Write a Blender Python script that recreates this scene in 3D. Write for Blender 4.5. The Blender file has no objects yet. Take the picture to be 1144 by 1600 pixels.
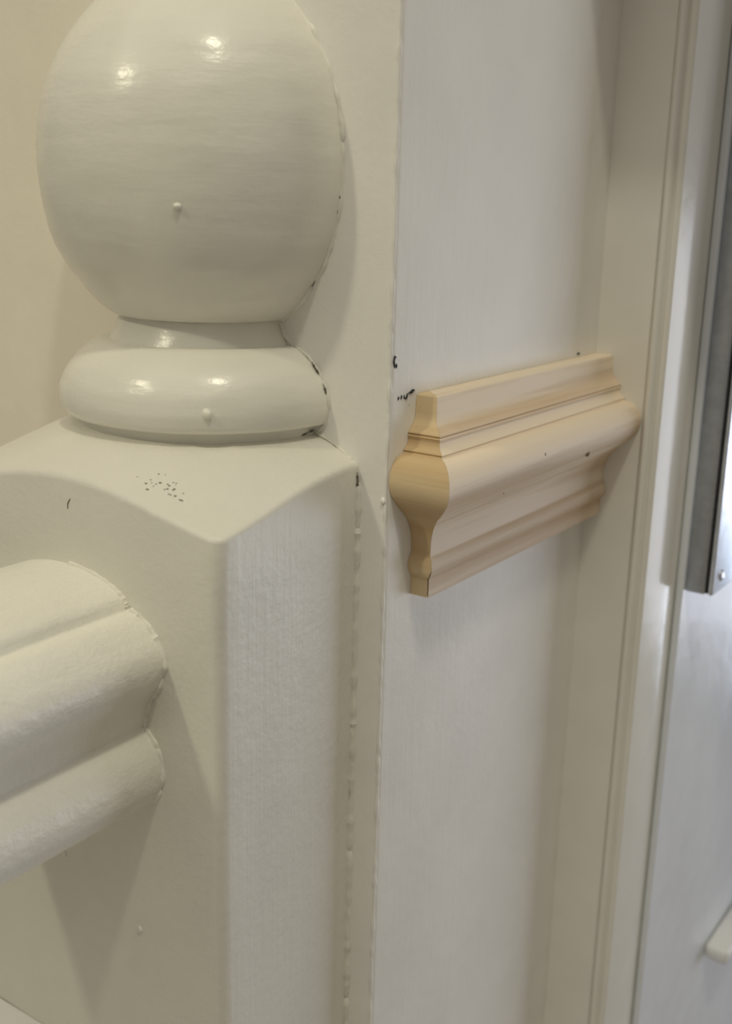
import bpy, bmesh, math, random
from mathutils import Vector, Matrix, noise
from mathutils.geometry import tessellate_polygon
S = bpy.context.scene
COL = S.collection

# ------------------------------------------------------------------ camera
YAW, PITCH, ROLL = 0.600299, 0.267661, -0.026009
CAM = Vector((0.19246, -0.21191, 0.06674))
fw = Vector((-math.sin(YAW) * math.cos(PITCH), math.cos(YAW) * math.cos(PITCH), -math.sin(PITCH)))
rt = Vector((math.cos(YAW), math.sin(YAW), 0.0))
dn = fw.cross(rt)
r2 = rt * math.cos(ROLL) + dn * math.sin(ROLL)
d2 = -rt * math.sin(ROLL) + dn * math.cos(ROLL)
cd = bpy.data.cameras.new('camera')
cam = bpy.data.objects.new('camera', cd)
COL.objects.link(cam)
M = Matrix((( r2.x, -d2.x, -fw.x, CAM.x), (r2.y, -d2.y, -fw.y, CAM.y), (r2.z, -d2.z, -fw.z, CAM.z), (0, 0, 0, 1)))
cam.matrix_world = M
cd.sensor_fit = 'AUTO'
cd.sensor_width = 36.0
cd.lens = 1808.24 / 1600 * 36.0
cd.clip_start = 0.01
cd.dof.use_dof = True
cd.dof.focus_distance = 0.262
cd.dof.aperture_fstop = 17.0
S.camera = cam

# ------------------------------------------------------------------ world and lights
w = bpy.data.worlds.new('world')
S.world = w
w.use_nodes = True
w.node_tree.nodes['Background'].inputs[0].default_value = (1.0, 0.92, 0.78, 1)
w.node_tree.nodes['Background'].inputs[1].default_value = 0.195


def point(name, loc, power, col, radius):
    l = bpy.data.lights.new(name, 'POINT')
    l.energy = power
    l.color = col
    l.shadow_soft_size = radius
    o = bpy.data.objects.new(name, l)
    o.location = loc
    COL.objects.link(o)
    return o


BALL = Vector((0, 0, 0.0717))
point('ceiling_downlight', BALL + Vector((-0.30, -0.71, 0.635)) * 1.4, 12.6, (1.0, 0.93, 0.68), 0.05)
point('ceiling_downlight', BALL + Vector((0.36, -0.31, 0.88)) * 1.5, 19.3, (1.0, 0.94, 0.72), 0.05)


def area(name, loc, target, sx, sy, power, col):
    l = bpy.data.lights.new(name, 'AREA')
    l.shape = 'RECTANGLE'
    l.size, l.size_y = sx, sy
    l.energy = power
    l.color = col
    o = bpy.data.objects.new(name, l)
    o.location = loc
    o.rotation_euler = (Vector(target) - Vector(loc)).to_track_quat('-Z', 'Y').to_euler()
    COL.objects.link(o)


area('ceiling_glow', (0.1, -0.45, 1.25), (0.1, -0.45, 0), 1.7, 1.7, 6.0, (1.0, 0.95, 0.80))
area('window_daylight', (1.4, 1.85, -0.40), (0.06, 0.05, -0.05), 1.5, 0.9, 13.2, (0.84, 0.88, 1.0))
area('door_sheen_light', (0.66, 2.0, -0.72), (0.08, 0.15, -0.07), 0.5, 0.40, 2.2, (0.70, 0.83, 1.0))  # unseen low light added for the bluish sheen on door and jamb

vs = S.view_settings
vs.view_transform = 'Standard'
vs.look = 'None'
vs.exposure = 0.0
vs.gamma = 1.0
vs.use_curve_mapping = False

# ------------------------------------------------------------------ dimensions
H = 0.045            # half width of the newel
ND = 0.0476          # how far it stands off the wall
XB = 0.05327         # arris of the wall / face of the lining board
D = 0.10994          # depth of the lining board
X1, X2, Y2 = 0.0750, 0.0777, 0.1370
ZB, ZT = -0.90, 0.9


# ------------------------------------------------------------------ materials
def new_mat(name):
    m = bpy.data.materials.new(name)
    m.use_nodes = True
    nt = m.node_tree
    return m, nt, nt.nodes['Principled BSDF']


def tex_noise(nt, scale3, scale, detail=4, rough=0.55):
    tc = nt.nodes.new('ShaderNodeTexCoord')
    mp = nt.nodes.new('ShaderNodeMapping')
    mp.inputs['Scale'].default_value = scale3
    nz = nt.nodes.new('ShaderNodeTexNoise')
    nz.inputs['Scale'].default_value = scale
    nz.inputs['Detail'].default_value = detail
    nz.inputs['Roughness'].default_value = rough
    nt.links.new(tc.outputs['Object'], mp.inputs['Vector'])
    nt.links.new(mp.outputs['Vector'], nz.inputs['Vector'])
    return nz


def ramp(nt, src, stops):
    r = nt.nodes.new('ShaderNodeValToRGB')
    while len(r.color_ramp.elements) < len(stops):
        r.color_ramp.elements.new(0.5)
    for e, (p, c) in zip(r.color_ramp.elements, stops):
        e.position = p
        e.color = tuple(c) + (1,) if len(c) == 3 else c
    nt.links.new(src, r.inputs['Fac'])
    return r


def bump(nt, b, layers):
    prev = None
    for sock, strength, dist in layers:
        bp = nt.nodes.new('ShaderNodeBump')
        bp.inputs['Strength'].default_value = strength
        bp.inputs['Distance'].default_value = dist
        nt.links.new(sock, bp.inputs['Height'])
        if prev:
            nt.links.new(prev.outputs['Normal'], bp.inputs['Normal'])
        prev = bp
    nt.links.new(prev.outputs['Normal'], b.inputs['Normal'])


def paint(name, col, rough, streak, peel=0.10, streak_amt=0.25, spec=0.5, tint=0.03):
    m, nt, b = new_mat(name)
    nz = tex_noise(nt, (1, 1, 1), 38, 3)
    lo = tuple(c * (1 - tint) for c in col)
    hi = tuple(min(1, c * (1 + tint)) for c in col)
    r = ramp(nt, nz.outputs['Fac'], [(0.3, lo), (0.7, hi)])
    nt.links.new(r.outputs['Color'], b.inputs['Base Color'])
    b.inputs['Roughness'].default_value = rough
    b.inputs['Specular IOR Level'].default_value = spec
    st = tex_noise(nt, streak, 1.0, 3, 0.6)
    pe = tex_noise(nt, (1, 1, 1), 420, 3, 0.6)
    lump = tex_noise(nt, (1, 1, 1), 75, 2, 0.5)
    bump(nt, b, [(lump.outputs['Fac'], 0.10, 0.002), (st.outputs['Fac'], streak_amt, 0.0006), (pe.outputs['Fac'], peel, 0.0006)])
    return m


WHITE = (0.855, 0.835, 0.755)
M_ball = paint('gloss_paint_turned', WHITE, 0.25, (60, 60, 260), 0.12, 0.26)
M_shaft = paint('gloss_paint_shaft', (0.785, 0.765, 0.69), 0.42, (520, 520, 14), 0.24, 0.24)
M_rail = paint('gloss_paint_rail', WHITE, 0.38, (420, 25, 420), 0.50, 0.22)
M_wall = paint('wall_paint', (0.97, 0.90, 0.765), 0.62, (60, 60, 60), 0.14, 0.10, 0.3)
M_lining = paint('lining_paint', (0.90, 0.88, 0.835), 0.50, (420, 420, 16), 0.16, 0.18, 0.4)
M_frame = paint('frame_paint', (0.88, 0.865, 0.805), 0.20, (200, 200, 8), 0.05, 0.08)
M_door = paint('door_paint', (0.86, 0.90, 0.97), 0.2, (150, 150, 8), 0.04, 0.06)
M_floor = paint('floor_carpet', (0.42, 0.38, 0.33), 0.95, (300, 300, 300), 0.6, 0.5, 0.1)


def simple(name, col, rough=0.5, metal=0.0, var=0.1):
    m, nt, b = new_mat(name)
    nz = tex_noise(nt, (1, 1, 1), 260, 3)
    r = ramp(nt, nz.outputs['Fac'], [(0.3, tuple(c * (1 - var) for c in col)), (0.7, tuple(min(1, c * (1 + var)) for c in col))])
    nt.links.new(r.outputs['Color'], b.inputs['Base Color'])
    b.inputs['Roughness'].default_value = rough
    b.inputs['Metallic'].default_value = metal
    return m


M_steel = simple('brushed_steel', (0.50, 0.53, 0.58), 0.38, 0.85)
M_steel_face = simple('bright_steel', (0.70, 0.74, 0.82), 0.25, 0.9)
M_black = simple('black_seam', (0.012, 0.012, 0.012), 0.6)
M_pencil = simple('pencil_graphite', (0.02, 0.022, 0.028), 0.55)
M_knot = simple('knot_wood', (0.20, 0.12, 0.05), 0.7)
M_dirt = simple('scuff_dirt', (0.40, 0.37, 0.31), 0.8)
M_plastic = simple('white_plastic', (0.93, 0.93, 0.92), 0.35, 0.0, 0.01)
M_crack = simple('crack_dirt', (0.16, 0.145, 0.11), 0.9)


def pine(name, axis, base, dark):
    m, nt, b = new_mat(name)
    sc = [230, 230, 230]
    sc[axis] = 7
    g = tex_noise(nt, tuple(sc), 1.0, 4, 0.6)
    sc2 = [75, 75, 75]
    sc2[axis] = 4
    g2 = tex_noise(nt, tuple(sc2), 1.0, 2, 0.5)
    mx = nt.nodes.new('ShaderNodeMath')
    mx.operation = 'MULTIPLY_ADD'
    mx.inputs[1].default_value = 0.45
    nt.links.new(g.outputs['Fac'], mx.inputs[0])
    m2 = nt.nodes.new('ShaderNodeMath')
    m2.operation = 'MULTIPLY'
    m2.inputs[1].default_value = 0.55
    nt.links.new(g2.outputs['Fac'], m2.inputs[0])
    nt.links.new(m2.outputs[0], mx.inputs[2])
    r = ramp(nt, mx.outputs[0], [(0.34, dark), (0.47, tuple(0.5 * (p + q) for p, q in zip(base, dark))), (0.54, base), (0.8, tuple(min(1, c * 1.05) for c in base))])
    nt.links.new(r.outputs['Color'], b.inputs['Base Color'])
    b.inputs['Roughness'].default_value = 0.62
    b.inputs['Specular IOR Level'].default_value = 0.3
    bump(nt, b, [(g.outputs['Fac'], 0.25, 0.0006)])
    return m


M_pine = pine('pine_long_grain', 1, (0.91, 0.78, 0.62), (0.66, 0.485, 0.31))
M_pine_warm_lit = pine('pine_return_warm_lit', 0, (0.76, 0.595, 0.37), (0.58, 0.41, 0.22))  # same pine, with the warm lamp light painted in as a deeper yellow


# ------------------------------------------------------------------ helpers
def link(name, bm, mat, parent=None, smooth=True, auto=35):
    bmesh.ops.recalc_face_normals(bm, faces=bm.faces)
    me = bpy.data.meshes.new(name)
    bm.to_mesh(me)
    bm.free()
    me.materials.append(mat)
    if smooth:
        for p in me.polygons:
            p.use_smooth = True
        if auto:
            me.set_sharp_from_angle(angle=math.radians(auto))
    o = bpy.data.objects.new(name, me)
    COL.objects.link(o)
    if parent:
        o.parent = parent
    return o


def tag(o, label, cat=None, group=None, kind=None):
    o['label'] = label
    if cat:
        o['category'] = cat
    if group:
        o['group'] = group
    if kind:
        o['kind'] = kind
    return o


def empty(name, loc=(0, 0, 0)):
    o = bpy.data.objects.new(name, None)
    o.location = loc
    o.empty_display_size = 0.02
    COL.objects.link(o)
    return o


def box_bm(x0, x1, y0, y1, z0, z1, bev=0.0, seg=3):
    bm = bmesh.new()
    bmesh.ops.create_cube(bm, size=1)
    for v in bm.verts:
        v.co = Vector(((x0 + x1) / 2 + v.co.x * (x1 - x0), (y0 + y1) / 2 + v.co.y * (y1 - y0), (z0 + z1) / 2 + v.co.z * (z1 - z0)))
    if bev:
        bmesh.ops.bevel(bm, geom=list(bm.edges), offset=bev, segments=seg, affect='EDGES', profile=0.5)
    return bm


def sweep(secs, cap=True, closed=True):
    """secs: list of equal-length rings of points, joined in order."""
    bm = bmesh.new()
    rings = [[bm.verts.new(p) for p in s] for s in secs]
    n = len(rings[0])
    for a, b in zip(rings, rings[1:]):
        for i in range(n if closed else n - 1):
            j = (i + 1) % n
            bm.faces.new((a[i], a[j], b[j], b[i]))
    if cap:
        for q in (rings[0], rings[-1]):
            for t in tessellate_polygon([[Vector(v.co) * 1000 for v in q]]):
                try:
                    bm.faces.new([q[i] for i in t])
                except ValueError:
                    pass
    return bm


def smooth_pts(pts, n=6):
    """Catmull-Rom through the points."""
    out = []
    P = [Vector(p) for p in pts]
    for i in range(len(P) - 1):
        p0 = P[max(i - 1, 0)]
        p1, p2 = P[i], P[i + 1]
        p3 = P[min(i + 2, len(P) - 1)]
        for k in range(n):
            t = k / n
            out.append(0.5 * ((2 * p1) + (p2 - p0) * t + (2 * p0 - 5 * p1 + 4 * p2 - p3) * t * t + (3 * p1 - p0 - 3 * p2 + p3) * t ** 3))
    out.append(P[-1])
    return out


def half_lathe(profile, seg=72, jitter=0.0, seed=0):
    """profile [(r,z)], turned through the half circle in front of the wall (y <= 0)."""
    bm = bmesh.new()
    rows = []
    for r, z in profile:
        row = []
        for i in range(seg + 1):
            a = math.pi * i / seg
            rr = max(r, 1e-5)
            p = Vector((-rr * math.cos(a), -rr * math.sin(a), z))
            if jitter:
                rr += jitter * noise.noise(p * 90 + Vector((seed, 0, 0))) + jitter * 0.6 * noise.noise(Vector((p.x * 60, p.y * 60, p.z * 500 + seed)))
                p = Vector((-rr * math.cos(a), -rr * math.sin(a), z))
                if i in (0, seg):
                    p.y = 0
            row.append(bm.verts.new(p))
        rows.append(row)
    for a, b in zip(rows, rows[1:]):
        for i in range(seg):
            bm.faces.new((a[i], a[i + 1], b[i + 1], b[i]))
    bmesh.ops.remove_doubles(bm, verts=bm.verts, dist=2e-6)
    return bm


def bead_line(pts, r, seed, amp=0.55, seg=7, step=0.0012):
    """An irregular run of filler and paint along a polyline."""
    P = [Vector(p) for p in pts]
    d = []
    for a, b in zip(P, P[1:]):
        n = max(1, int((b - a).length / step))
        d += [a.lerp(b, k / n) for k in range(n)]
    d.append(P[-1])
    secs = []
    for i, p in enumerate(d):
        t = (d[min(i + 1, len(d) - 1)] - d[max(i - 1, 0)]).normalized()
        u = t.cross(Vector((0.3, -0.9, 0.31))).normalized()
        v = t.cross(u)
        k = 1 + amp * noise.noise(Vector((i * 0.31, seed, 0))) + amp * 0.8 * noise.noise(Vector((i * 0.83, seed + 5, 0)))
        if i in (0, len(d) - 1):
            k = 0.15
        off = Vector((noise.noise(Vector((i * .25, seed + 9, 0))), 0, 0)) * r * 0.35
        secs.append([p + off + (u * math.cos(q) + v * math.sin(q)) * r * k for q in [2 * math.pi * j / seg for j in range(seg)]])
    return sweep(secs)


def blob(loc, r, sx=1, sy=1, sz=1):
    bm = bmesh.new()
    bmesh.ops.create_icosphere(bm, subdivisions=2, radius=r)
    for v in bm.verts:
        v.co = Vector((v.co.x * sx, v.co.y * sy, v.co.z * sz)) * (1 + 0.18 * noise.noise(v.co * 900)) + Vector(loc)
    return bm


# ------------------------------------------------------------------ the setting
fl = link('floor', box_bm(-1.6, 1.6, -1.8, 1.6, ZB - 0.05, ZB), M_floor, None, False)
tag(fl, 'brown-grey carpeted landing floor below the newel post', 'floor', None, 'structure')

wb = link('wall_back', box_bm(-1.5, 0.0098, 0.0, 0.30, ZB, ZT), M_wall, None, False)
tag(wb, 'cream painted wall behind the ball-topped newel post', 'wall', None, 'structure')

lin = link('trim_1', box_bm(0.0098, XB, 0.0, D + 0.01, ZB, ZT, 0.0013, 3), M_lining)
tag(lin, 'off-white painted lining board behind the pine rail', 'lining board', None, 'structure')

# door frame: plan outline with the staff bead, extruded up
pl = [(0.040, D + 0.18), (0.040, D), (0.0692, D), (0.0695, D + 0.0005), (0.0700, D + 0.0005)]
for k in range(9):
    a = math.pi - math.pi * k / 8
    pl.append((0.0712 + 0.0012 * math.cos(a), D + 0.0002 - 0.0018 * math.sin(a)))
pl += [(0.0726, D + 0.0005), (0.0730, D + 0.0005), (0.0733, D), (0.0744, D), (0.0748, D + 0.0002), (X1, D + 0.0006), (X1, Y2 - 0.0006), (X1, D + 0.18)]
fr = link('trim_2', sweep([[(x, y, z) for x, y in pl] for z in (ZB, ZT)]), M_frame, None, True, 40)
tag(fr, 'cream door frame with a thin vertical bead beside the pine rail', 'door frame', None, 'structure')

dr = link('door_1', box_bm(X1 + 0.0002, X2, Y2, 0.95, ZB, ZT, 0.0008, 3), M_door)
tag(dr, 'glossy pale grey door edge and face carrying the steel plate', 'door', None, 'structure')

blk = link('shade_block', box_bm(0.0535, 0.20, 0.072, 0.30, 0.156, 0.30, 0.002, 2), M_frame)  # unseen block added to darken the top of the frame and door
tag(blk, 'unseen white block added above the door frame to shade it', 'shade block', None, 'structure')

# ------------------------------------------------------------------ newel post
newel = empty('newel_post', (0, 0, ZB))
tag(newel, 'white gloss half newel post with ball finial fixed against the cream wall', 'newel post')
INV = Matrix.Translation((0, 0, -ZB))


def npart(name, bm, mat=None, parent=None, auto=35):
    bmesh.ops.transform(bm, matrix=INV, verts=bm.verts)
    return link(name, bm, mat or M_shaft, parent or newel, True, auto)


DOME = [(0.0, 0.0150), (0.030, 0.0133), (0.0345, 0.0120), (0.040, 0.0098), (0.045, 0.0072), (0.048, 0.0058), (0.0502, 0.0047), (0.0548, 0.0026), (0.0607, 0.0006), (0.0655, -0.0004), (0.09, -0.004)]


def dome(r):
    for (a, za), (b, zb) in zip(DOME, DOME[1:]):
        if r <= b:
            return za + (zb - za) * (r - a) / (b - a)
    return DOME[-1][1]


RC = 0.0030
outl = []
N = 26
for i in range(14):
    outl.append((-H, -(ND - RC) * i / 14))
for k in range(7):
    a = math.pi + (math.pi / 2) * k / 6
    outl.append((-H + RC + RC * math.cos(a), -ND + RC + RC * math.sin(a)))
for i in range(1, 40):
    outl.append((-H + RC + (2 * H - 2 * RC) * i / 40, -ND))
for k in range(7):
    a = 1.5 * math.pi + (math.pi / 2) * k / 6
    outl.append((H - RC + RC * math.cos(a), -ND + RC + RC * math.sin(a)))
for i in range(1, 15):
    outl.append((H, -(ND - RC) * (1 - i / 14)))

bm = bmesh.new()
rings = []
SS = [0.25, 0.45, 0.58, 0.68, 0.76, 0.83, 0.89, 0.94, 0.97, 0.985]
for s in SS:
    rings.append([bm.verts.new((x * s, y * s, dome(math.hypot(x * s, y * s)))) for x, y in outl])
rings.append([bm.verts.new((x * 0.996, y * 0.996, dome(math.hypot(x, y)) - 0.0003)) for x, y in outl])
rings.append([bm.verts.new((x, y, dome(math.hypot(x, y)) - 0.0011)) for x, y in outl])
zl = [-0.012 - 0.010 * k for k in range(16)] + [-0.25, -0.4, -0.6, ZB]
for z in zl:
    rings.append([bm.verts.new((x + 0.00022 * noise.noise(Vector((x * 60, y * 60, z * 45))), y + (0.00022 * noise.noise(Vector((x * 60, y * 60, z * 45 + 7))) if y < -0.001 else 0), z)) for x, y in outl])
for a, b in zip(rings, rings[1:]):
    for i in range(len(outl) - 1):
        bm.faces.new((a[i], a[i + 1], b[i + 1], b[i]))
c0 = bm.verts.new((0, 0, dome(0)))
for i in range(len(outl) - 1):
    bm.faces.new((c0, rings[0][i], rings[0][i + 1]))
bm.faces.new([c0] + [q[0] for q in rings] + [q[-1] for q in reversed(rings)])
npart('shaft', bm, M_shaft, None, 50)

ball_prof = [(0.0215, 0.0380), (0.0229, 0.0383), (0.0256, 0.0402), (0.0286, 0.0433), (0.0314, 0.0470), (0.0340, 0.0507), (0.0367, 0.0568), (0.0384, 0.0645), (0.0390, 0.0725), (0.0385, 0.080), (0.0370, 0.087), (0.0344, 0.0935), (0.0305, 0.1000), (0.0240, 0.1073), (0.0165, 0.1124), (0.0085, 0.1152), (0.0, 0.1160)]
finial = npart('ball_finial', half_lathe([(v.x, v.y) for v in smooth_pts([(r, z, 0) for r, z in ball_prof], 5)], 80, 0.00022, 3), M_ball, None, 0)
npart('neck', half_lathe([(v.x, v.y) for v in smooth_pts([(0.0208, 0.0392, 0), (0.0216, 0.0378, 0), (0.0224, 0.0358, 0), (0.0234, 0.0338, 0), (0.0250, 0.0310, 0)], 4)], 64, 0.0001, 8), M_ball, None, 0)
col_prof = [(0.0228, 0.0312), (0.0238, 0.0322), (0.0252, 0.0325), (0.0276, 0.0317), (0.0305, 0.0297), (0.0335, 0.0266), (0.0356, 0.0228), (0.0363, 0.0192), (0.0359, 0.0165), (0.0349, 0.0152), (0.0334, 0.0149), (0.0325, 0.0147), (0.0322, 0.0138), (0.0323, 0.0105)]
collar = npart('collar', half_lathe([(v.x, v.y) for v in smooth_pts([(r, z, 0) for r, z in col_prof], 5)], 80, 0.00018, 5), M_ball, None, 0)

# filler and paint run where the post meets the wall
npart('filler_line', bead_line([(H + 0.0002, -0.0001, 0.003), (H + 0.0002, -0.0001, -0.25)], 0.00085, 2, 0.7), M_shaft)
arc = [(r + 0.0001, -0.0001, z) for r, z in ball_prof if z < 0.1135]
npart('filler_line', bead_line(list(reversed(arc)) + [(0.0235, -0.0001, 0.0345), (0.026, -0.0001, 0.0322)], 0.0005, 5, 1.3), M_ball)
npart('filler_line', bead_line([(0.0262, -0.0001, 0.0325), (0.0303, -0.0001, 0.0304), (0.0335, -0.0001, 0.0268), (0.0357, -0.0001, 0.0228), (0.0364, -0.0001, 0.0190), (0.0352, -0.0001, 0.0150), (0.0330, -0.0001, 0.013), (0.0385, -0.0001, 0.0108), (H, -0.0001, 0.0065)], 0.0004, 11, 1.5), M_shaft)


# ------------------------------------------------------------------ ray helper: where the modelled surfaces are met (sizes in metres)
def onball(x, z, prof):
    for (ra, za), (rb, zb) in zip(prof, prof[1:]):
        if min(za, zb) <= z <= max(za, zb):
            r = ra + (rb - ra) * (z - za) / (zb - za)
            return Vector((x, -math.sqrt(max(r * r - x * x, 0)), z))


for (x, z, r) in [(0.0205, 0.0635, 0.0009)]:
    npart('paint_nib', blob(onball(x, z, ball_prof), r, 1.1, 1, 0.8), M_ball, None, 0)
npart('paint_drip', blob(onball(0.0235, 0.0200, col_prof), 0.0012, 1.3, 0.7, 1.0), M_ball, None, 0)
npart('paint_nib', blob((0.0195, -ND, -0.0990), 0.0009, 1, 0.7, 1), M_shaft, None, 0)
npart('paint_nib', blob((-0.006, -ND, -0.0885), 0.0009, 1.2, 0.6, 1.6), M_shaft, None, 0)
rnd = random.Random(4)
bm = bmesh.new()
for k in range(26):
    x = 0.0235 + rnd.gauss(0, 0.0035)
    y = -0.0405 + rnd.gauss(0, 0.0014)
    r = rnd.uniform(0.0001, 0.00028)
    bmesh.ops.create_icosphere(bm, subdivisions=1, radius=r, matrix=Matrix.Translation((x, y, dome(math.hypot(x, y)) + 0.0001)) @ Matrix.Diagonal((1.5, 1.2, 0.5, 1)))
o = npart('scuff_marks', bm, M_dirt, None, 0)
o['label'] = 'grey scuff specks'
o['kind'] = 'stuff'

npart('hair', bead_line([(0.0010, -ND - 0.0001, -0.0012), (0.0011, -ND - 0.0001, 0.0002), (0.0020, -ND - 0.0001, 0.0014)], 0.00010, 60, 0.3, 5, 0.0003), M_crack, None, 0)
# dirt-filled cracks beside the filler
for k, pts in enumerate([[(0.0316, -0.0006, 0.0295), (0.0328, -0.0007, 0.0280), (0.0338, -0.0006, 0.0268)], [(0.0349, -0.0006, 0.0248), (0.0356, -0.0006, 0.0233), (0.0358, -0.0006, 0.0222)],
                         [(0.0379, -0.0006, 0.0640), (0.0383, -0.0006, 0.0622)], [(0.0386, -0.0006, 0.0675), (0.0385, -0.0006, 0.0655)], [(0.0452, -0.0008, 0.0056), (0.0453, -0.0006, 0.0036), (0.0452, -0.0006, 0.0022)],
                         [(0.0330, -0.0012, 0.0138), (0.0322, -0.0030, 0.0131), (0.0318, -0.0046, 0.0128)]]):
    npart('crack', bead_line(pts, 0.00019, 30 + k, 1.5, 6, 0.0003), M_crack, None, 0)

# ------------------------------------------------------------------ handrail
half = [(0.0, -0.0138), (0.006, -0.0141), (0.012, -0.0154), (0.0160, -0.0171), (0.0177, -0.0183), (0.0184, -0.0195), (0.0190, -0.0204), (0.0202, -0.0206), (0.0220, -0.0210), (0.0247, -0.0227), (0.0276, -0.0257), (0.0292, -0.0287), (0.0293, -0.0318), (0.0283, -0.0348), (0.0264, -0.0375), (0.0249, -0.0398), (0.0238, -0.0425), (0.0230, -0.0450), (0.0227, -0.0466), (0.0240, -0.0477), (0.0262, -0.0500), (0.0276, -0.0530), (0.0281, -0.0565), (0.0276, -0.0600), (0.0258, -0.0632), (0.0230, -0.0645), (0.012, -0.0648)]
seg3 = smooth_pts([(x, z, 0) for x, z in half[:19]], 4)
seg4 = smooth_pts([(x, z, 0) for x, z in half[18:]], 4)[1:]
hp = [(v.x, v.y) for v in seg3 + seg4]
full = hp + [(-x, z) for x, z in reversed(hp[1:])]
ys = [-ND - 0.0025 * k for k in range(60)] + [-0.22, -0.35, -0.6, -1.2]
secs = []
for y in ys:
    s = []
    for x, z in full:
        n = 0.00016 * noise.noise(Vector((x * 130, y * 60, z * 130)))
        s.append((x * (1 + n * 30), y, z + n))
    secs.append(s)
hr = link('handrail', sweep(secs), M_rail, None, True, 38)
tag(hr, 'white gloss moulded handrail with rolled sides butting into the newel post', 'handrail')
rim = [(x, -ND - 0.0001, z) for x, z in hp]
e = link('filler_line', bead_line(rim, 0.0006, 21, 1.3, 6, 0.0009), M_rail, hr)

# lower rail of the balustrade, only its end in view
sec = [(-ND - 0.0002, -0.1430), (-ND - 0.0016, -0.1431), (-ND - 0.0120, -0.1490), (-ND - 0.0200, -0.1500), (-1.2, -0.1500), (-1.2, -0.1800), (-ND - 0.0002, -0.1800)]
lw = link('base_rail', sweep([[(x, y, z) for y, z in sec] for x in (-0.062, 0.046)]), M_plastic, None, True, 40)
tag(lw, 'bright white lower rail below the handrail meeting the foot of the newel post', 'rail')

# ------------------------------------------------------------------ pine rail with mitred return
Y0 = 0.0160
front = [(0.0, 0.0232), (0.0046, 0.0232), (0.0053, 0.0229), (0.0055, 0.0222), (0.0056, 0.0190), (0.0058, 0.0177), (0.0064, 0.0166), (0.0074, 0.0157), (0.0083, 0.0151), (0.0086, 0.0147),
         (0.0082, 0.0144), (0.0087, 0.0140), (0.0083, 0.0136), (0.0085, 0.0124), (0.0090, 0.0117), (0.0099, 0.0112), (0.0103, 0.0109), (0.0100, 0.0106), (0.0105, 0.0101),
         (0.0118, 0.0100), (0.0133, 0.0094), (0.0146, 0.0082), (0.0155, 0.0064), (0.0158, 0.0044), (0.0155, 0.0024), (0.0146, 0.0006), (0.0131, -0.0010), (0.0112, -0.0028), (0.0093, -0.0044),
         (0.0078, -0.0060), (0.0066, -0.0078), (0.0058, -0.0097), (0.0054, -0.0117), (0.0053, -0.0145), (0.0054, -0.0150), (0.0060, -0.0155), (0.0065, -0.0164), (0.0067, -0.0175), (0.0064, -0.0188), (0.0057, -0.0199), (0.0051, -0.0205),
         (0.0049, -0.0209), (0.0050, -0.0213), (0.0051, -0.0216), (0.0051, -0.0252), (0.0, -0.0252)]
dado = empty('dado_rail', (XB, Y0, -0.0252))
tag(dado, 'short bare pine dado rail with mitred end fixed on the white lining board', 'dado rail')
O = Vector((XB, Y0, -0.0252))
secs = []
for k in range(13):
    f = k / 12
    secs.append([Vector((XB + t + 0.0001, (Y0 - t) + (D - 0.0001 - (Y0 - t)) * f, z)) - O for t, z in front])
link('moulding', sweep(secs), M_pine, dado, True, 32)
gap = lambda z: 0.00035 if z < -0.0185 else 0.00004
secs = [[Vector((XB + 0.0001 + (t - gap(z)) * f if t > 0 else XB + 0.0001 + 0.0 * f, Y0 - t, z)) - O for t, z in front] for f in (0.0, 0.5, 1.0)]
bm = sweep(secs)
ret = link('mitred_return', bm, M_pine_warm_lit, dado, True, 32)
ret['label'] = 'pine return piece closing the end, warm light put into its colour'


def prof_t(z):
    for (ta, za), (tb, zb) in zip(front, front[1:]):
        if zb <= z <= za and za > zb:
            return ta + (tb - ta) * (za - z) / (za - zb)


for y, z, r, sy in [(0.0762, 0.0006, 0.0010, 1.0), (0.0472, 0.0050, 0.00055, 1.0), (0.0365, -0.0035, 0.00035, 1.0)]:
    p = Vector((XB + prof_t(z) - 0.0001, y, z)) - O
    link('knot', blob(p, r, 0.45, sy, 1.2), M_knot, dado, True, 0)

# runs of paint left on the front edge of the lining board
ARR = [(XB - 0.0006 + 0.0003 * noise.noise(Vector((k * 0.4, 3, 0))), 0.0002, 0.14 - 0.01 * k) for k in range(40)]
link('paint_ridge', bead_line(ARR, 0.00042, 41, 1.1, 6, 0.0015), M_lining, lin, True, 0)
link('paint_drip', blob((0.0521, -0.0001, -0.0003), 0.0007, 1, 0.8, 1.3), M_lining, lin, True, 0)

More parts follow.
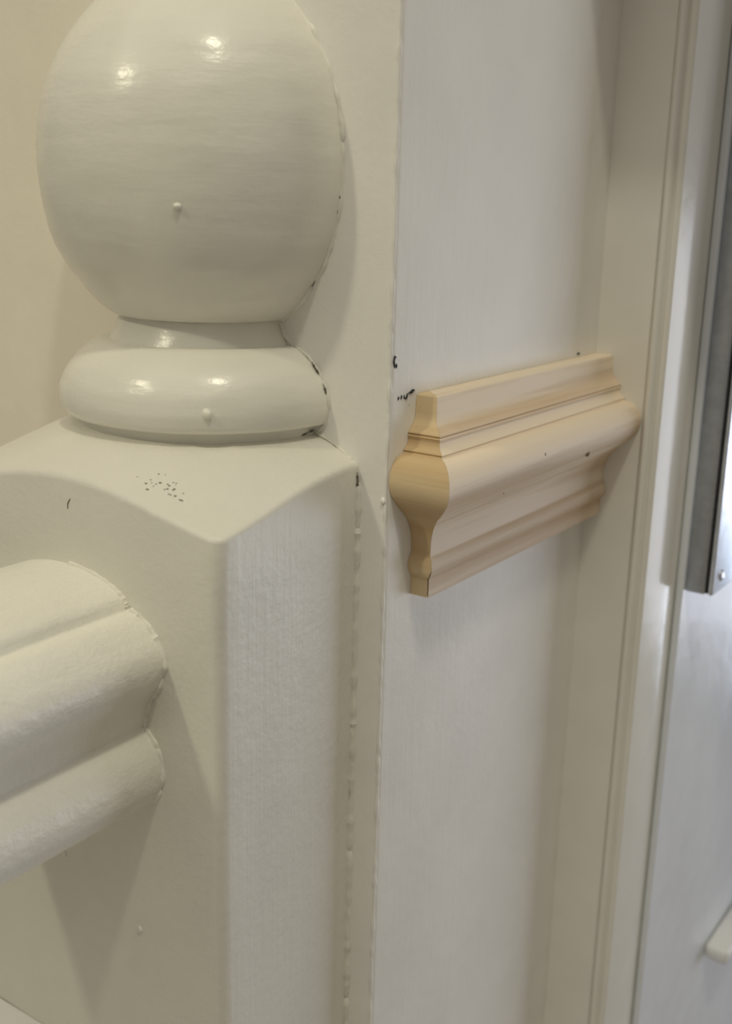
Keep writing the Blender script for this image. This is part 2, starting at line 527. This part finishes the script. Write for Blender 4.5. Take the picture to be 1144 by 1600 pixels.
# pencil marks on the lining board
MK = [[(0.0028, 0.0226), (0.0031, 0.0235)], [(0.0040, 0.0226), (0.0043, 0.0237)], [(0.0054, 0.0236), (0.0053, 0.0228), (0.0062, 0.0226), (0.0066, 0.0236), (0.0064, 0.0227)],
      [(0.0070, 0.0236), (0.0078, 0.0238), (0.0086, 0.0242), (0.0098, 0.0240)], [(0.0074, 0.0239), (0.0083, 0.0236), (0.0094, 0.0244)], [(0.0075, 0.0207), (0.0077, 0.0211)],
      [(0.0965, 0.0238), (0.0975, 0.0243), (0.0985, 0.0240)], [(0.0968, 0.0243), (0.0980, 0.0238)],
      [(0.0012, 0.0300), (0.0007, 0.0314), (0.0010, 0.0326), (0.0017, 0.0322)], [(0.0011, 0.0306), (0.0018, 0.0301), (0.0017, 0.0310)]]
for s in MK:
    m = link('pencil_mark', bead_line([(XB + 0.00005, y, z) for y, z in s], 0.00021, len(s) + 3, 0.4, 5, 0.0003), M_pencil, lin, True, 0)

# ------------------------------------------------------------------ steel plate on the door
sp = empty('steel_plate', (X2, Y2, -0.0540))
tag(sp, 'tall grey steel plate with a black seam fixed on the door', 'door plate')
P0 = Vector((X2, Y2, -0.0540))


def spart(name, bm, mat, auto=35):
    bmesh.ops.translate(bm, verts=bm.verts, vec=-P0)
    return link(name, bm, mat, sp, True, auto)


spart('back_frame', box_bm(X2 + 0.0001, 0.0843, Y2 + 0.0018, 0.30, -0.0540, 0.60, 0.0005, 2), M_steel)
spart('seam', box_bm(0.0843, 0.0853, Y2 + 0.0022, 0.2995, -0.0535, 0.60), M_black)
spart('face_plate', box_bm(0.0853, 0.0868, Y2 + 0.0018, 0.30, -0.0540, 0.60, 0.0005, 2), M_steel_face)
bm = bmesh.new()
bmesh.ops.create_uvsphere(bm, u_segments=16, v_segments=10, radius=0.0020)
for v in bm.verts:
    v.co = Vector((v.co.x * 0.5, v.co.y, v.co.z)) + Vector((0.0868, Y2 + 0.0085, -0.0485))
spart('screw', bm, M_steel_face, 0)

# white bar low on the door
wbar = empty('door_bar', (0.0828, 0.2095, -0.2335))
tag(wbar, 'bright white bar with rounded end low on the door below the steel plate', 'door bar')
B0 = Vector((0.0828, 0.2095, -0.2335))
bm = box_bm(0.0779, 0.0878, 0.2095, 0.50, -0.2335, -0.2266, 0.0022, 3)
bmesh.ops.translate(bm, verts=bm.verts, vec=-B0)
link('bar', bm, M_plastic, wbar)
